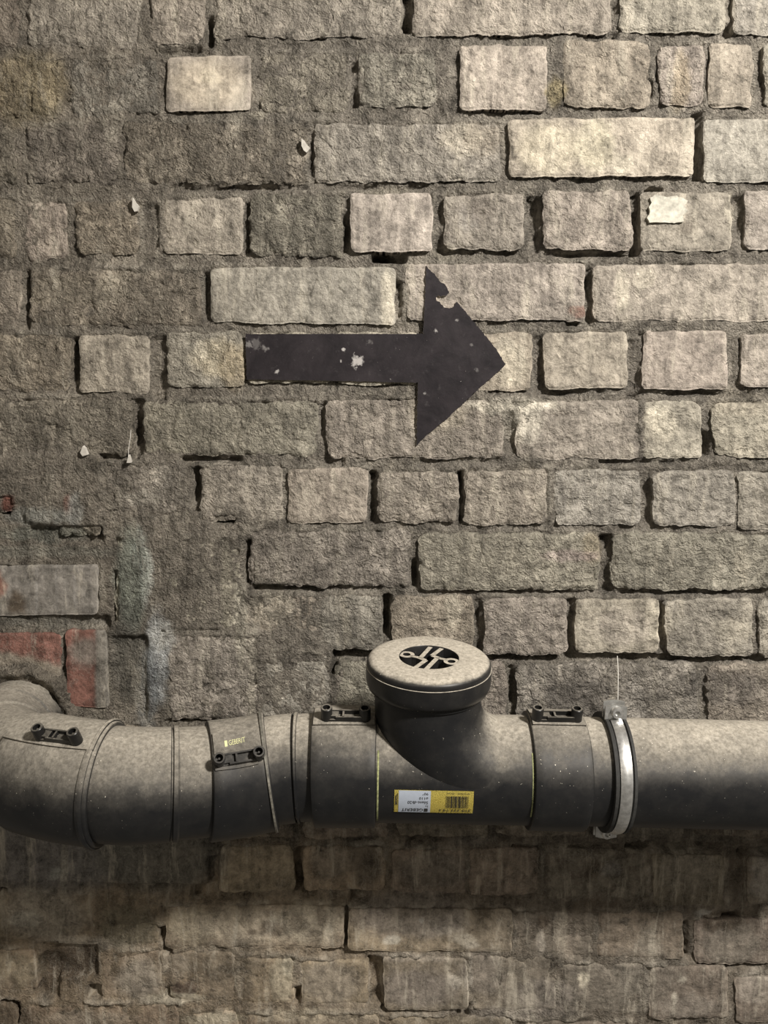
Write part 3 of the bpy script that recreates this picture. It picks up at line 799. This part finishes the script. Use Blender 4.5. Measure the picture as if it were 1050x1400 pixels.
def frame(s):
    p = np.array([np.interp(s, SL, PATH[:, k]) for k in range(3)])
    e = .004
    q = np.array([np.interp(s + e, SL, PATH[:, k]) for k in range(3)]) - np.array([np.interp(s - e, SL, PATH[:, k]) for k in range(3)])
    T = q / np.linalg.norm(q)                 # runs from right to left, then into the wall
    up = np.array((0, 0, 1.0)); up = up - T * up.dot(T); up /= np.linalg.norm(up)
    out = np.cross(up, T); out = out / np.linalg.norm(out)
    if s < SL[-1] * .8 and out[1] > 0: out = -out
    return p, T, out, up


def on_pipe(s, phi, r):
    """phi: 0 = towards the viewer, 90 = up (degrees)"""
    p, T, out, up = frame(s)
    f = radians(phi)
    return p + r * (cos(f) * out + sin(f) * up)


# keep the out vector continuous: toward -Y on the straight run means cross sign
_p, _T, _o, _u = frame(.3)
SGN = 1.0 if np.cross(_u, _T)[1] < 0 else -1.0


def frame(s):
    p = np.array([np.interp(s, SL, PATH[:, k]) for k in range(3)])
    e = .004
    a, b = min(s + e, SL[-1]), max(s - e, 0)
    q = np.array([np.interp(a, SL, PATH[:, k]) - np.interp(b, SL, PATH[:, k]) for k in range(3)])
    T = q / np.linalg.norm(q)
    up = np.array((0, 0, 1.0)); up = up - T * up.dot(T); up /= np.linalg.norm(up)
    out = np.cross(up, T) * SGN
    return p, T, out, up


def sweep(bm, prof, seg_n=72, a0=None, a1=None, maxstep=.008):
    """prof: list of (s, r); full ring unless a0,a1 (degrees) given"""
    pts = []
    for (s0, r0), (s1, r1) in zip(prof[:-1], prof[1:]):
        n = max(1, int(abs(s1 - s0) / maxstep))
        for k in range(n):
            pts.append((s0 + (s1 - s0) * k / n, r0 + (r1 - r0) * k / n))
    pts.append(prof[-1])
    full = a0 is None
    rings = []
    for s, r in pts:
        p, T, out, up = frame(s)
        ring = []
        cnt = seg_n if full else seg_n + 1
        for k in range(cnt):
            f = 2 * pi * k / seg_n if full else radians(a0 + (a1 - a0) * k / seg_n)
            ring.append(bm.verts.new(p + r * (cos(f) * out + sin(f) * up)))
        rings.append(ring)
    for a, b in zip(rings[:-1], rings[1:]):
        n = len(a)
        for k in range(n if full else n - 1):
            bm.faces.new((a[k], a[(k + 1) % n], b[(k + 1) % n], b[k]))
    return rings


def sleeve_prof(s0, s1, r, ri, bev=.0015):
    return [(s0, ri), (s0, r - bev), (s0 + bev * .4, r - bev * .35), (s0 + bev, r), (s1 - bev, r), (s1 - bev * .4, r - bev * .35), (s1, r - bev), (s1, ri)]


pipe = empty('drain_pipe', PATH[int(len(PATH) * .3)] * np.array((1, 1, 1)), 'black plastic drain pipe with bends, sleeves and a capped branch running along the wall', 'drain pipe')


def pipe_part(name, bm, mat, parent=pipe, label=None):
    o = bm_obj(name, bm, mat, parent)
    if label: o['label'] = label
    return o


# straight run to the right
bm = bmesh.new(); sweep(bm, [(s_of(1240), 0.02), (s_of(1240), R), (s_of(786), R), (s_of(786), R - .004)]); pipe_part('straight_pipe', bm, M_PIPE)
# short spigot left of the tee, with its groove ring
sg = s_of(405)
bm = bmesh.new(); sweep(bm, [(s_of(442), R - .004), (s_of(442), R - .0005), (sg - .0045, R - .0005), (sg - .0035, R + .0012), (sg - .001, R + .0012), (sg - .0005, R - .003), (sg + .0015, R - .003), (sg + .002, R + .0002), (s_of(352), R + .0002)]); pipe_part('bend_spigot', bm, M_PIPE)
sa, sb = s_of(242), s_of(236)
bm = bmesh.new(); sweep(bm, [(s_of(295), R - .003), (s_of(295), R), (sa - .002, R), (sa, R + .0018), (sb - .0008, R + .0018), (sb, R - .001), (sb + .0015, R - .001), (sb + .0025, R + .001), (s_of(185), R + .0018), (s_of(150), R + .0015), (s_of(135), R - .001)]); pipe_part('pipe_bend', bm, M_BEND)
# elbow into the wall with its weld rings
s_e0 = s_of(64)
s_r1 = s_e0 + .115; s_r2 = SL[-1] - .075
bm = bmesh.new(); sweep(bm, [(s_e0, R), (s_r1 - .003, R), (s_r1, R + .0022), (s_r1 + .003, R), (s_r2 - .004, R + .001), (s_r2 - .002, R + .0035), (s_r2 + .004, R + .0035), (s_r2 + .005, R), (SL[-1] - .005, R)]); pipe_part('pipe_elbow', bm, M_BEND)


# couplings
def terminal_block(bm, s, phi, r0, width, yaw=0):
    """two hollow sockets joined by a slotted bridge, radially out of the sleeve at phi"""
    p, T, out, up = frame(s)
    f = radians(phi)
    rad = cos(f) * out + sin(f) * up
    tan = -sin(f) * out + cos(f) * up      # upwards round the pipe
    L = -T                                  # towards picture right
    ya = radians(yaw)
    L2 = L * cos(ya) + tan * sin(ya); t2 = -L * sin(ya) + tan * cos(ya)
    o0 = p + rad * r0

    def P_(a, b, c): return o0 + L2 * a + t2 * b + rad * c
    h = .0155
    # sockets
    for sx in (-1, 1):
        cxx = sx * width / 2
        n = 20; ro, ri = .0062, .0040
        rings = []
        for (rr, hh) in ((ro, -.006), (ro, h - .0006), (ro - .0006, h), (ri, h), (ri, h - .010), (.0001, h - .010)):
            rings.append([bm.verts.new(P_(cxx + rr * cos(2 * pi * k / n), rr * sin(2 * pi * k / n), hh)) for k in range(n)])
        for a, b in zip(rings[:-1], rings[1:]):
            for k in range(n): bm.faces.new((a[k], a[(k + 1) % n], b[(k + 1) % n], b[k]))
        # contact pin
        rg = [[bm.verts.new(P_(cxx + .0011 * cos(2 * pi * k / 8), .0011 * sin(2 * pi * k / 8), hh)) for k in range(8)] for hh in (h - .010, h - .003)]
        for k in range(8): bm.faces.new((rg[0][k], rg[0][(k + 1) % 8], rg[1][(k + 1) % 8], rg[1][k]))
        bm.faces.new(rg[1])

    def bx(a0, a1, b0, b1, c0, c1):
        v = [bm.verts.new(P_(a, b, c)) for a in (a0, a1) for b in (b0, b1) for c in (c0, c1)]
        for q in ((0, 1, 3, 2), (4, 6, 7, 5), (0, 4, 5, 1), (2, 3, 7, 6), (0, 2, 6, 4), (1, 5, 7, 3)):
            bm.faces.new([v[i] for i in q])
    w2 = width / 2
    bx(-w2, w2, -.0055, .0055, -.004, .0035)         # bridge floor
    bx(-w2 + .003, w2 - .003, .0040, .0056, .003, .0085)   # upper lip
    bx(-w2 + .010, w2 - .003, -.0056, -.0040, .003, .0070)  # lower lip
    bx(-.0035, -.0015, -.0045, .0045, .003, .0078)   # web
    bx(-w2 + .004, -w2 + .013, -.0040, .0042, .003, .0072)  # raised left part


def coupling(x0, x1, r, phi, tx, twidth, yaw=0, mat=M_COUP, label=None, mg=.002):
    s0, s1 = s_of(x1), s_of(x0)
    bm = bmesh.new(); sweep(bm, sleeve_prof(s0, s1, r, R - .003))
    # flattened terminal housing on the crown
    c = pipe_part('coupling', bm, mat, label=label)
    bm = bmesh.new()
    m0, m1 = s0 + mg, s1 - .002
    sweep(bm, [(m0, r - .004), (m0, r + .0022), (m1, r + .0022), (m1, r - .004)], 16, phi - 8, phi + 30)
    h = bm_obj('terminal_housing', bm, mat, c)
    bm = bmesh.new(); terminal_block(bm, s_of(tx), phi, r + .001, twidth, yaw)
    bm_obj('terminal', bm, M_DARK, c)
    return c


coupling(718, 793, .0635, 77, 753.5, .042, 0)
coupling(431, 514, .0640, 72, 474, .041, -1)
cC = coupling(284, 371, .0632, 40, 327, .040, 1, mg=.012)
cD = coupling(52, 150, .0640, 62, 110, .042, 0, M_BEND)

# lip rings
bm = bmesh.new(); s0 = s_of(369); sweep(bm, [(s0, .062), (s0 + .0005, .0652), (s0 + .003, .0652), (s0 + .0035, .062)]); pipe_part('weld_ring', bm, simple('pale_ring', (.19, .18, .15), .6, 0, .6), cC)
bm = bmesh.new(); s0 = s_of(147); sweep(bm, [(s0, .060), (s0, .0655), (s0 + .002, .0666), (s0 + .0045, .0655), (s0 + .0045, .060)]); pipe_part('sleeve_lip', bm, M_BEND, cD)

# tee
tee = None
s0, s1 = s_of(722), s_of(508)
bm = bmesh.new(); sweep(bm, [(s0, R - .004), (s0, R + .0005), (s1, R + .0005), (s1, R - .004)])
Xb = float(px2w(586, 1050, .165)[0])
sb_ = s_of(581)
pb, Tb, outb, upb = frame(sb_)
Rt = -Tb                                     # to the right
tilt = radians(6)
upt = upb * cos(tilt) + outb * sin(tilt)     # branch leans a little towards the viewer
out_t = outb * cos(tilt) - upb * sin(tilt)
RB = .084
rings = []
path = []
for k in range(13):                          # quarter bend from the pipe up into the branch
    a = pi / 2 * k / 12
    c = pb + Rt * (RB - RB * sin(a)) * 1.0 + upt * (RB - RB * cos(a))
    t = Rt * -cos(a) + upt * sin(a)
    path.append((c, t, R - .0003))
top0 = pb + upt * RB
for hgt, rr in ((.004, R - .0003), (.009, R - .0003), (.0095, R + .0025), (.0125, R + .0025), (.013, R), (.020, R)):
    path.append((top0 + upt * (hgt - .0), upt, rr))
for c, t, rr in path:
    side = np.cross(out_t, t)
    rings.append([bm.verts.new(c + rr * (cos(2 * pi * k / 72) * out_t + sin(2 * pi * k / 72) * side)) for k in range(72)])
for a, b in zip(rings[:-1], rings[1:]):
    for k in range(72): bm.faces.new((a[k], a[(k + 1) % 72], b[(k + 1) % 72], b[k]))
tee = pipe_part('branch_fitting', bm, M_PIPE)

# screw cap on the branch
zc = RB + .013                              # height of the cap's rim above the pipe axis
RC = .0672
bm = bmesh.new()


def cap_pt(r, a, h):
    return pb + upt * h + r * (cos(a) * Rt + sin(a) * -out_t)


H1 = zc + .034
prof = [(.050, zc + .004), (RC - .006, zc), (RC - .0025, zc + .002), (RC - .0008, zc + .006), (RC, zc + .010), (RC, zc + .0240), (RC - .0007, zc + .0243), (RC - .0007, zc + .0250), (RC - .0006, zc + .0253), (RC - .0008, zc + .0290), (RC - .003, zc + .0317), (RC - .0065, zc + .0333), (RC - .011, H1), (.034, H1 + .0002), (.0322, H1), (.0315, H1 - .001), (.0315, H1 - .016), (.0001, H1 - .016)]
rings = [[bm.verts.new(cap_pt(r, 2 * pi * k / 96, h)) for k in range(96)] for r, h in prof]
for a, b in zip(rings[:-1], rings[1:]):
    for k in range(96): bm.faces.new((a[k], a[(k + 1) % 96], b[(k + 1) % 96], b[k]))
cap = pipe_part('screw_cap', bm, M_CAP, label='round dusty screw cap with a ribbed grip recess')


def cap_bar(bm, x0, y0, x1, y1, wd, h0, h1):
    dx, dy = x1 - x0, y1 - y0; L = math.hypot(dx, dy); nx, ny = -dy / L * wd / 2, dx / L * wd / 2
    v = []
    for h in (h0, h1):
        for (x, y) in ((x0 + nx, y0 + ny), (x1 + nx, y1 + ny), (x1 - nx, y1 - ny), (x0 - nx, y0 - ny)):
            v.append(bm.verts.new(pb + upt * h + Rt * x + (-out_t) * y))
    for q in ((0, 1, 2, 3), (7, 6, 5, 4), (0, 4, 5, 1), (1, 5, 6, 2), (2, 6, 7, 3), (3, 7, 4, 0)):
        bm.faces.new([v[i] for i in q])


bm = bmesh.new()
h0, h1 = H1 - .0155, H1 - .0012
k_ = .0315 / 200
cap_bar(bm, 98 * k_, 172 * k_, 22 * k_, 40 * k_, 32 * k_, h0, h1)
cap_bar(bm, 25 * k_, 40 * k_, 70 * k_, 0, 32 * k_, h0, h1)
cap_bar(bm, 62 * k_, 14 * k_, -30 * k_, -194 * k_, 32 * k_, h0, h1)
cap_bar(bm, 20 * k_, 194 * k_, -62 * k_, -14 * k_, 32 * k_, h0, h1)
cap_bar(bm, -70 * k_, 0, -25 * k_, -40 * k_, 32 * k_, h0, h1)
cap_bar(bm, -22 * k_, -40 * k_, -100 * k_, -170 * k_, 32 * k_, h0, h1)
cap_bar(bm, 60 * k_, 2 * k_, 128 * k_, -30 * k_, 30 * k_, h0, h1)
cap_bar(bm, -60 * k_, -2 * k_, -128 * k_, 30 * k_, 30 * k_, h0, h1)
bm_obj('grip_rib', bm, M_CAP, cap, smooth=False)
for sx, sy in ((150, -52), (-150, 52)):
    bm = bmesh.new(); n = 28
    rg = []
    for rr, hh in ((54, h0), (54, h1), (27, h1), (27, h0)):
        rg.append([bm.verts.new(pb + upt * hh + Rt * (sx * k_ + rr * k_ * cos(2 * pi * q / n)) - out_t * (sy * k_ + rr * k_ * sin(2 * pi * q / n))) for q in range(n)])
    for a, b in zip(rg[:-1], rg[1:]):
        for q in range(n): bm.faces.new((a[q], a[(q + 1) % n], b[(q + 1) % n], b[q]))
    bm_obj('grip_socket', bm, M_CAP, cap)

# crayon marks on the sleeve joints
for sx, a0, a1, wd in ((517, -45, 40, .0009), (716, -30, 40, .0007)):
    bm = bmesh.new(); s0 = s_of(sx)
    sweep(bm, [(s0 - wd, R + .0006), (s0 - wd, R + .0011), (s0 + wd, R + .0011), (s0 + wd, R + .0006)], 40, a0, a1)
    pipe_part('crayon_mark', bm, M_CRAYON)
s0 = s_e0 + .03
bm = bmesh.new(); sweep(bm, [(s0 - .003, R), (s0 - .003, R + .0012), (s0 + .003, R + .0012), (s0 + .003, R)], 20, -72, -48); pipe_part('crayon_mark', bm, M_CRAYON)


# ------------------------------------------------------------------ lettering helpers
def text_2d(s):
    cu = bpy.data.curves.new('t', 'FONT'); cu.body = s; cu.size = 1.0; cu.resolution_u = 2
    ob = bpy.data.objects.new('t', cu); C.objects.link(ob)
    bpy.context.view_layer.update()
    dg = bpy.context.evaluated_depsgraph_get()
    me = ob.evaluated_get(dg).to_mesh()
    v = np.array([(p.co.x, p.co.y) for p in me.vertices]); f = [tuple(p.vertices) for p in me.polygons]
    ob.evaluated_get(dg).to_mesh_clear()
    bpy.data.objects.remove(ob); bpy.data.curves.remove(cu)
    v = v - v.min(0)
    return v / v.max(0), f


def put_text(bm, s, x0, x1, y0, y1, fn):
    v, f = text_2d(s)
    vv = [bm.verts.new(fn(x0 + (x1 - x0) * a, y0 + (y1 - y0) * b)) for a, b in v]
    for q in f:
        try: bm.faces.new([vv[i] for i in q])
        except ValueError: pass


def put_rect(bm, x0, x1, y0, y1, fn, nx=1, ny=1):
    g = [[bm.verts.new(fn(x0 + (x1 - x0) * i / nx, y0 + (y1 - y0) * j / ny)) for i in range(nx + 1)] for j in range(ny + 1)]
    for j in range(ny):
        for i in range(nx):
            bm.faces.new((g[j][i], g[j][i + 1], g[j + 1][i + 1], g[j + 1][i]))
    return g


# sticker (stuck on upside down)
LS0, LS1 = s_of(538.5), s_of(640)
PH0, PH1 = -25.5, 1.5      # degrees, bottom / top


def lab(r):
    # own frame of the label: U to its right, V up; turned by 180 degrees on the pipe
    def fn(U, V):
        s = LS1 + (LS0 - LS1) * U
        return on_pipe(s, PH1 + (PH0 - PH1) * V, r)
    return fn


bm = bmesh.new()
put_rect(bm, 0, 1, 0, 1, lab(R + .0011), 24, 10)
bm2 = bmesh.ops.solidify(bm, geom=bm.faces[:], thickness=.0003)
sticker = pipe_part('label_sticker', bm, M_YEL, label='small yellow and grey printed label, stuck on upside down')
bm = bmesh.new(); put_rect(bm, .54, .945, .015, .985, lab(R + .0014), 12, 10); pipe_part('grey_field', bm, M_GREY, sticker)
bm = bmesh.new(); fn = lab(R + .0017)
put_text(bm, '310.333.14.1', .03, .42, .77, .92, fn)
put_text(bm, 'GEBERIT', .63, .905, .77, .92, fn)
put_rect(bm, .572, .618, .765, .925, fn)
put_text(bm, '1x', .572, .605, .61, .71, fn)
put_text(bm, 'Silent-db20', .572, .83, .43, .56, fn)
put_text(bm, 'ø110', .572, .685, .26, .37, fn)
put_text(bm, '90°', .572, .645, .08, .19, fn)
put_text(bm, '7611820010', .05, .20, .07, .12, fn)
put_text(bm, '4025416', .24, .34, .07, .12, fn)
for k in range(3): put_rect(bm, .958 + .012 * k, .964 + .012 * k, .12 + .05 * k, .62, fn)
pipe_part('lettering', bm, M_INK, sticker)
bm = bmesh.new(); x = .065
rr_ = random.Random(4)
while x < .355:
    wdt = rr_.choice((.004, .007, .012)); put_rect(bm, x, x + wdt, .2, .72, fn, 1, 6); x += wdt + rr_.choice((.004, .007, .01))
pipe_part('barcode', bm, M_INK, sticker)


# pale print on the tilted coupling
def cpl(px_, off):
    return on_pipe(s_of(px_), off, .0652)


bm = bmesh.new()
sA, sB = s_of(303), s_of(341)
def prn(U, V):
    return on_pipe(sA + (sB - sA) * U, 53.5 + 5.5 * V + 1.5 * U, .0657)
put_text(bm, 'GEBERIT', .18, 1.0, 0, 1, prn)
put_rect(bm, 0, .12, -.1, 1.05, prn)
pipe_part('lettering', bm, M_PRINT, cC)

# ------------------------------------------------------------------ steel clamp
sc = s_of(834)
pc, Tc, oc, uc = frame(sc)
clamp = empty('pipe_clamp', tuple(float(v) for v in (pc[0], 0.0, pc[2])), 'galvanised steel pipe clamp with black rubber lining round the straight pipe', 'pipe clamp')
wB = .0060
bm = bmesh.new()
sweep(bm, [(sc - wB, R + .004), (sc - wB, R + .0068), (sc - wB * .15, R + .0078), (sc + wB * .0, R + .0080), (sc + wB, R + .0058), (sc + wB, R + .004)], 96)
bm_obj('band', bm, M_ZINC, clamp)
wR = .0112
bm = bmesh.new()
sweep(bm, [(sc - wR, R + .0002), (sc - wR, R + .0062), (sc - wR + .003, R + .0066), (sc - wB - .0012, R + .0042), (sc + wB + .0012, R + .0042), (sc + wR - .003, R + .0066), (sc + wR, R + .0062), (sc + wR, R + .0002)], 96)
bm_obj('rubber_lining', bm, M_RUBBER, clamp)


def plate(bm, c, ex, ey, ez, w_, h_, t_, arch):
    """lug plate: width along ex, height along ez, thickness along ey; arched top edge"""
    n = 8
    outl = [(-w_ / 2, 0)] + [(-w_ / 2 + w_ * k / n, h_ + arch * sin(pi * k / n)) for k in range(n + 1)] + [(w_ / 2, 0)]
    a = [bm.verts.new(c + ex * x + ez * z - ey * t_ / 2) for x, z in outl]
    b = [bm.verts.new(c + ex * x + ez * z + ey * t_ / 2) for x, z in outl]
    bm.faces.new(a); bm.faces.new(b[::-1])
    for k in range(len(a)): bm.faces.new((a[k], a[(k + 1) % len(a)], b[(k + 1) % len(a)], b[k]))


ex = -Tc; ey = -oc; ez = uc
for nm, sgn in (('top', 1), ('bottom', -1)):
    base = pc + ez * sgn * (R + .0045) + ey * (-.004 if sgn > 0 else .006)
    for off, hh in ((-.0045, .0150), (.0045, .0175)):
        bm = bmesh.new()
        plate(bm, base + ey * off, ex, ey, ez * sgn, .0235, hh, .0026, .0018)
        bm_obj('lug', bm, M_ZINC, clamp, smooth=False)
    bm = bmesh.new()
    n = 24; cc = base + ez * sgn * .0092
    rg = []
    for rr, yy in ((.0001, .011), (.0040, .011), (.0040, -.0062), (.0062, -.0062), (.0062, -.0102), (.0052, -.0116), (.0030, -.0118), (.0026, -.0085), (.0001, -.0085)):
        rg.append([bm.verts.new(cc + ey * yy + ex * rr * cos(2 * pi * k / n) + ez * rr * sin(2 * pi * k / n)) for k in range(n)])
    for a, b in zip(rg[:-1], rg[1:]):
        for k in range(n): bm.faces.new((a[k], a[(k + 1) % n], b[(k + 1) % n], b[k]))
    bm_obj('bolt', bm, M_ZINC, clamp)
# stud to the wall
bm = bmesh.new(); n = 16; rg = []
ylist = [(.010, .0), (.010, .012), (.0048, .012)]
d0 = PD - R - .003
prof = [(.0001, d0), (.0085, d0), (.0085, d0 - .014), (.0048, d0 - .0145)]
yy = d0 - .016
while yy > -.03:
    prof += [(.0050, yy), (.0043, yy - .0008)]; yy -= .0016
prof.append((.0001, yy))
for rr, y_ in prof:
    rg.append([bm.verts.new(np.array((pc[0], -y_, pc[2])) + np.array((rr * cos(2 * pi * k / n), 0, rr * sin(2 * pi * k / n)))) for k in range(n)])
for a, b in zip(rg[:-1], rg[1:]):
    for k in range(n): bm.faces.new((a[k], a[(k + 1) % n], b[(k + 1) % n], b[k]))
bm_obj('threaded_stud', bm, M_ZINC, clamp)

# ------------------------------------------------------------------ threads
def thread(pts, r, label, cat, name):
    W = [np.array([float(v) for v in px2w(x, y, d)]) for x, y, d in pts]
    W = catmull(W, 8)
    bm = bmesh.new(); prev = None
    for i, p in enumerate(W):
        t = W[min(i + 1, len(W) - 1)] - W[max(i - 1, 0)]; t /= np.linalg.norm(t)
        a = np.cross(t, (0, 1, 0)); a /= np.linalg.norm(a); b = np.cross(t, a)
        ring = [bm.verts.new(p + r * (cos(2 * pi * k / 6) * a + sin(2 * pi * k / 6) * b)) for k in range(6)]
        if prev:
            for k in range(6): bm.faces.new((prev[k], prev[(k + 1) % 6], ring[(k + 1) % 6], ring[k]))
        else: bm.faces.new(ring)
        prev = ring
    bm.faces.new(prev[::-1])
    o = bm_obj(name, bm, M_THREAD)
    o['label'] = label; o['category'] = cat
    return o


thread([(844, 897, .004), (845, 915, .03), (845, 940, .07), (844.5, 968, .162)], .0005, 'thin pale thread rising from the clamp bolt to the wall', 'thread', 'thread')
thread([(179, 588, .012), (178, 600, .013), (176, 612, .013), (175.5, 625, .014)], .00032, 'fine cobweb strand above the small white cone flake', 'cobweb', 'cobweb_strand')
